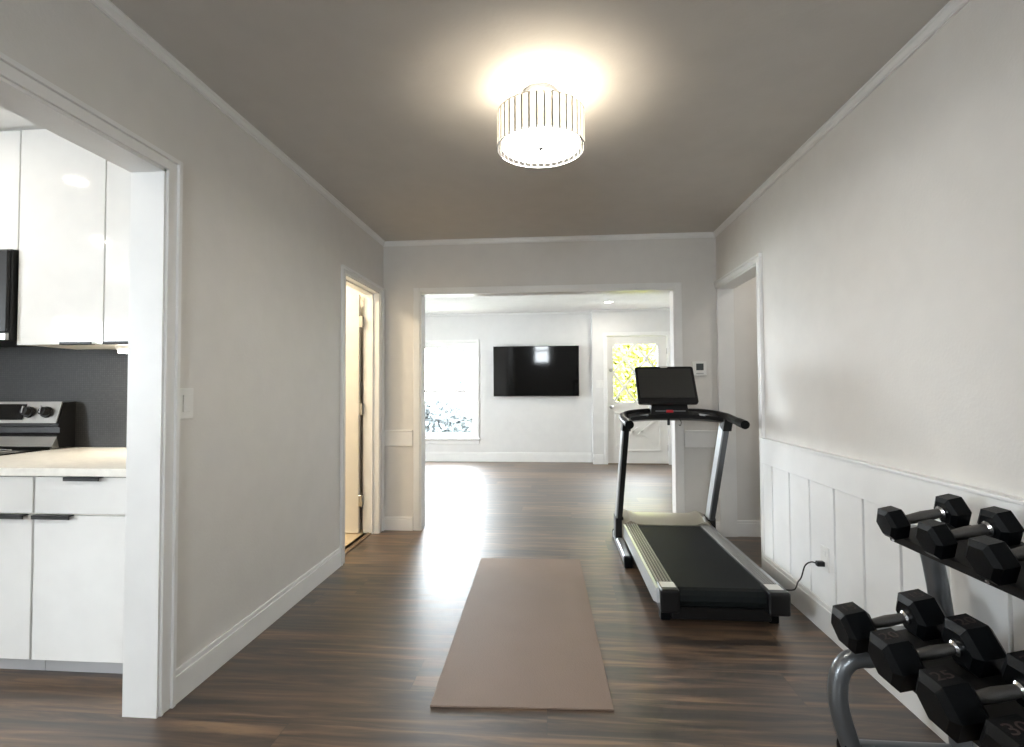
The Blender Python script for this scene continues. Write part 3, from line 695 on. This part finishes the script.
# handrail: curved console bar
arcp = smooth_path([(0.480, 3.34, 0.950), (0.474, 3.46, 0.962), (0.472, 3.57, 0.978), (0.490, 3.655, 0.992), (0.55, 3.69, 1.004), (0.66, 3.705, 1.012), (0.78, 3.71, 1.013), (0.90, 3.71, 1.013), (1.02, 3.70, 1.010), (1.11, 3.67, 1.000), (1.165, 3.60, 0.986), (1.182, 3.52, 0.972), (1.188, 3.43, 0.960), (1.192, 3.33, 0.950)], 6)
MB().tube(arcp, 0.025, 16).build('handrail', BLACK, t, smooth=True)
for x in (0.480, 1.192):
    MB().tube([(x, 3.322, 0.949), (x-0.002*(1 if x > 1 else -1), 3.43, 0.9595)], 0.028, 18).build('hand_grip', RUBBER, t, smooth=True)
for x in (0.500, 1.175):
    MB().rings([[(x-0.028, 3.61, 0.885), (x+0.028, 3.61, 0.885), (x+0.028, 3.70, 0.885), (x-0.028, 3.70, 0.885)],
                [(x-0.030, 3.56, 0.965), (x+0.024, 3.56, 0.965), (x+0.028, 3.68, 1.00), (x-0.016, 3.68, 1.00)]]).build('arm_joint', BLACK, t)
m = MB(); secs = []
for k in range(17):
    u = -1+2*k/16; x = 0.832+u*0.315; y = 3.715-0.050*abs(u)**3; z = 0.994-0.022*u*u
    hh = 0.028+0.010*(1-abs(u))
    secs.append([(x, y-0.06, z-hh*0.7), (x, y-0.07, z+hh*0.2), (x, y-0.02, z+hh), (x, y+0.04, z+hh*0.8), (x, y+0.05, z-hh), (x, y-0.02, z-hh*1.1)])
m.rings(secs); con = m.build('console', BLACK, t, smooth=True)
for xa, xb, za, zb in ((0.560, 0.655, 0.982, 0.996), (1.0, 1.085, 0.999, 0.986)):
    MB().prism([(xa, 3.628, za-0.007), (xb, 3.636, zb-0.006), (xb, 3.639, zb+0.006), (xa, 3.631, za+0.006)], (0, 0.03, 0)).build('silver_blade', SILVER, con)
MB().prism([(0.672, 3.635, 1.000), (0.930, 3.635, 1.000), (0.918, 3.665, 1.12), (0.685, 3.665, 1.12)], (0, 0.07, 0)).build('neck', BLACK, con)
MB().box(0.705, 0.905, 3.622, 3.640, 1.018, 1.026, 0.001).build('control_strip', GREYTUBE, con)
MB().box(0.775, 0.822, 3.618, 3.640, 1.012, 1.030, 0.003).build('safety_key', RED, con)
MB().box(0.788, 0.806, 3.655, 3.67, 0.922, 0.972, 0.004).build('key_clip', BLACK, con)
MB().tube(smooth_path([(0.868, 3.66, 0.972), (0.881, 3.655, 0.945), (0.874, 3.65, 0.920), (0.864, 3.652, 0.928)], 6), 0.0025, 6).build('lanyard', BLACK, con)
# screen tablet, leaning back
c0 = Vector((0.782, 3.67, 1.20)); hw, hh, th = 0.203, 0.150, 0.030
tilt = math.radians(31)
ux = Vector((1, 0, 0)); uz = Vector((0, math.sin(tilt), math.cos(tilt))); un = ux.cross(uz)*-1
def rrect(w_, h_, r, off, n=5):
    P = []
    for cxs, czs, a0 in ((1, 1, 0), (-1, 1, 90), (-1, -1, 180), (1, -1, 270)):
        for i in range(n+1):
            a = math.radians(a0+90*i/n); P.append(c0+ux*(cxs*(w_-r)+r*math.cos(a))+uz*(czs*(h_-r)+r*math.sin(a))-un*off)
    return P
un = Vector((0, math.cos(tilt), -math.sin(tilt)))   # away from the user
def rr(w_, h_, r, off): return [p+un*0 for p in rrect(w_, h_, r, -off)]
def rrp(w_, h_, r, off):
    P = []
    for cxs, czs, a0 in ((1, 1, 0), (-1, 1, 90), (-1, -1, 180), (1, -1, 270)):
        for i in range(6):
            a = math.radians(a0+90*i/5); P.append(c0+ux*(cxs*(w_-r)+r*math.cos(a))+uz*(czs*(h_-r)+r*math.sin(a))+un*off)
    return P
tab = MB().rings([rrp(hw-0.004, hh-0.004, 0.016, -0.014), rrp(hw, hh, 0.018, -0.010), rrp(hw, hh, 0.018, 0.010), rrp(hw-0.012, hh-0.012, 0.016, 0.018)]).build('screen_housing', BLACK, t)
sc = MB()
P = [c0+ux*sx*(hw-0.020)+uz*(dz)-un*0.0165 for sx, dz in ((-1, -hh+0.042), (1, -hh+0.042), (1, hh-0.022), (-1, hh-0.022))]
sc.prism(P, un*0.003); sc.build('display', CONSCR, tab)
P = [c0+ux*sx*0.025+uz*(dz)-un*0.0155 for sx, dz in ((-1, hh-0.012), (1, hh-0.012), (1, hh-0.008), (-1, hh-0.008))]
MB().prism(P, un*0.002).build('badge', LABEL, tab)

# ================================================================ DUMBBELL RACK
TILT = math.radians(13)
tx = Vector((math.cos(TILT), 0, math.sin(TILT))); tn = Vector((-math.sin(TILT), 0, math.cos(TILT)))
UP0 = Vector((1.014, 0, 0.775)) - tn*0.042      # top of the upper tray below the front head centre
LO0 = Vector((0.893, 0, 0.462)) - tn*0.058
YN, YFAR = 0.42, 1.745
t = thing('dumbbell_rack', (1.10, 1.08, 0), 'grey tubular two-tier dumbbell rack standing against the panelled wall', 'dumbbell rack')
def tray(o, x0, x1, lip, name):
    prof = [(x0, -lip), (x0, 0), (x1, 0), (x1, -lip), (x1-0.004, -lip), (x1-0.004, -0.004), (x0+0.004, -0.004), (x0+0.004, -lip)]
    pts = [o+tx*u+tn*v+Vector((0, YN, 0)) for u, v in prof]
    return MB().prism(pts, (0, 1.685-YN, 0)).build(name, TRAY, t)
tray(UP0, 0.002, 0.196, 0.024, 'shelf'); tray(LO0, 0.020, 0.225, 0.022, 'shelf')
for yy in (YFAR, YN+0.03):
    lp = smooth_path([(0.932, yy, 0.045), (0.920, yy, 0.085), (0.906, yy, 0.135), (0.897, yy, 0.186), (0.898, yy, 0.237), (0.909, yy, 0.281), (0.932, yy, 0.310), (0.962, yy, 0.321), (0.995, yy, 0.323), (1.06, yy, 0.340), (1.16, yy, 0.372), (1.235, yy, 0.392)], 8)
    MB().tube(lp, 0.029, 20).build('front_leg', GREYTUBE, t, smooth=True)
    pp = smooth_path([(1.262, yy, 0.05), (1.235, yy, 0.30), (1.205, yy, 0.56), (1.172, yy, 0.735)], 4)
    MB().tube(pp, 0.034, 20, sx=0.8).build('rear_post', GREYTUBE, t, smooth=True)
    f = MB().tube([(0.945, yy, 0.036), (1.284, yy, 0.036)], 0.026, 20).build('foot_tube', GREYTUBE, t, smooth=True)
    MB().tube([(0.905, yy, 0.032), (0.946, yy, 0.032)], 0.0315, 16).build('end_cap', RUBBER, f, smooth=True)
    for p, u in ((UP0, 0.11), (LO0, 0.14)):
        q = p+tx*u-tn*0.02
        MB().box(q.x-0.08, q.x+0.08, min(yy, 1.66)-0.012, max(yy, 1.66)+0.012 if yy > 1 else yy+0.012, q.z-0.016, q.z+0.004, 0.003).build('bracket', GREYTUBE, t)
for p in (UP0+tx*0.0015-tn*0.013, LO0+tx*0.0195-tn*0.012):
    for y in (0.62, 1.32, 1.66):
        MB().tube([p+Vector((0.0, y, 0)), p+Vector((-0.006, y, -0.001))], 0.006, 8).build('bolt', CHROME, t)

def hexring(c, r, ax, fx):
    """flat-topped hexagon (across-flats 2r) in the plane normal to the handle"""
    R_ = r/math.cos(PI/6); out = []
    for k in range(6):
        a = k*PI/3
        out.append(c+Vector((0, 1, 0))*(R_*math.cos(a))+tn*(R_*math.sin(a)))
    return out
def dumbbell(tray_o, y, D, L, sep, label, group, mark=None):
    r = D/2; c = tray_o + Vector((0, y, 0)) + tn*(r+0.0008)
    cb_ = c + tx*sep
    mid = (c+cb_)/2 - tn*r
    t = thing('dumbbell', tuple(mid), label, 'dumbbell', group)
    MB().tube([c+tx*(L*0.4), c+tx*(L*0.5+0.012), c+tx*(sep*0.5), cb_-tx*(L*0.5+0.012), cb_-tx*(L*0.4)], [0.0135, 0.0135, 0.0165, 0.0135, 0.0135], 20).build('handle', BARM, t, smooth=True)
    for s, cc in ((1, c), (-1, cb_)):
        # collar
        MB().tube([cc+tx*(s*(L*0.5-0.004)), cc+tx*(s*(L*0.5+0.006)), cc+tx*(s*(L*0.5+0.011))], [0.020, 0.020, 0.0145], 20).build('collar', CHROME, t, smooth=True)
        ch = D*0.14
        R4 = [hexring(cc-tx*(s*(L/2)), r-ch, 0, 0), hexring(cc-tx*(s*(L/2-ch*0.75)), r, 0, 0), hexring(cc+tx*(s*(L/2-ch*0.75)), r, 0, 0), hexring(cc+tx*(s*(L/2)), r-ch, 0, 0)]
        h_ = MB().rings(R4).build('head', RUBBER, t)
        if mark:
            cu = bpy.data.curves.new('weight_marking', 'FONT'); cu.body = mark; cu.size = D*0.36; cu.align_x = 'CENTER'; cu.align_y = 'CENTER'; cu.extrude = 0.0004
            tmp = bpy.data.objects.new('tmp', cu); me = bpy.data.meshes.new_from_object(tmp)
            bpy.data.objects.remove(tmp); bpy.data.curves.remove(cu)
            me.name = 'weight_marking'; me.materials.clear(); me.materials.append(REDP)
            rot = Matrix((tx, Vector((0, 1, 0)), tn)).transposed().to_4x4()
            rot.translation = cc + tn*(r+0.0003) - Vector(mid)
            me.transform(rot)
            mo = bpy.data.objects.new('weight_marking', me); COL.objects.link(mo); mo.parent = h_.parent
            mo.parent = h_
GU, GL_ = 'hex dumbbells on the upper tier', 'hex dumbbells on the lower tier'
dumbbell(UP0, 1.643, 0.084, 0.056, 0.172, 'smallest black hex dumbbell at the far end of the upper tier', GU)
dumbbell(UP0, 1.468, 0.088, 0.054, 0.164, 'black hex dumbbell second from the far end of the upper tier', GU)
dumbbell(UP0, 1.292, 0.094, 0.057, 0.168, 'black hex dumbbell third from the far end of the upper tier', GU)
dumbbell(UP0, 1.110, 0.100, 0.062, 0.172, 'black hex dumbbell fourth on the upper tier, mostly cut off by the picture edge', GU)
dumbbell(LO0, 1.640, 0.116, 0.084, 0.196, 'black hex dumbbell at the far end of the lower tier above the bent leg tube', GL_, '15')
dumbbell(LO0, 1.450, 0.124, 0.080, 0.196, 'black hex dumbbell second from the far end of the lower tier', GL_, '20')
dumbbell(LO0, 1.262, 0.124, 0.082, 0.198, 'large black hex dumbbell third from the far end of the lower tier', GL_, '25')
dumbbell(LO0, 1.070, 0.130, 0.086, 0.202, 'largest black hex dumbbell, fourth on the lower tier at the picture corner', GL_, '30')

# ================================================================ OUTDOORS
o = MB().box(-30, 30, 8.6, 40, -0.5, -0.15).build('ground', GRASS); o['kind'] = 'structure'
def foliage(name, c, rad, n, m_, label, cat, group, trunk=True, leaf=0.16):
    t = thing(name, (c[0], c[1], -0.15), label, cat, group)
    if trunk: MB().tube([(c[0], c[1], -0.15), (c[0]+0.05, c[1], c[2]*0.5), (c[0], c[1], c[2])], [0.12, 0.09, 0.05], 10).build('trunk', BARK, t, smooth=True)
    mb = MB(); rnd = random.Random(int(abs(c[0])*100+c[1]*10))
    for _ in range(n):
        while True:
            p = Vector((rnd.uniform(-1, 1), rnd.uniform(-1, 1), rnd.uniform(-1, 1)))
            if p.length < 1: break
        q = Vector((c[0]+p.x*rad[0], c[1]+p.y*rad[1], c[2]+p.z*rad[2]))
        a = Vector((rnd.uniform(-1, 1), rnd.uniform(-1, 1), rnd.uniform(-1, 1))).normalized(); b = a.orthogonal().normalized()
        s = leaf*rnd.uniform(.5, 1.2)
        vs = [mb.bm.verts.new(q+v) for v in (a*s, b*s*.45, -a*s, -b*s*.45)]
        mb.bm.faces.new(vs)
    mb.build('foliage', m_, t)
foliage('garden_shrub', (1.1, 11.6, 1.3), (2.2, 1.1, 2.1), 24000, LEAFY, 'yellow-green leafy shrub seen through the front door lattice', 'shrub', None, True, 0.085)
foliage('garden_bush', (-2.9, 11.8, 0.35), (1.2, 0.5, 0.6), 3000, LEAFD, 'greyish low bush outside the far window', 'bush', None, False, 0.10)
foliage('garden_tree', (-1.9, 13.0, 2.6), (1.3, 0.9, 1.7), 700, LEAFD, 'sparse tree outside the far window', 'tree', None, True, 0.10)
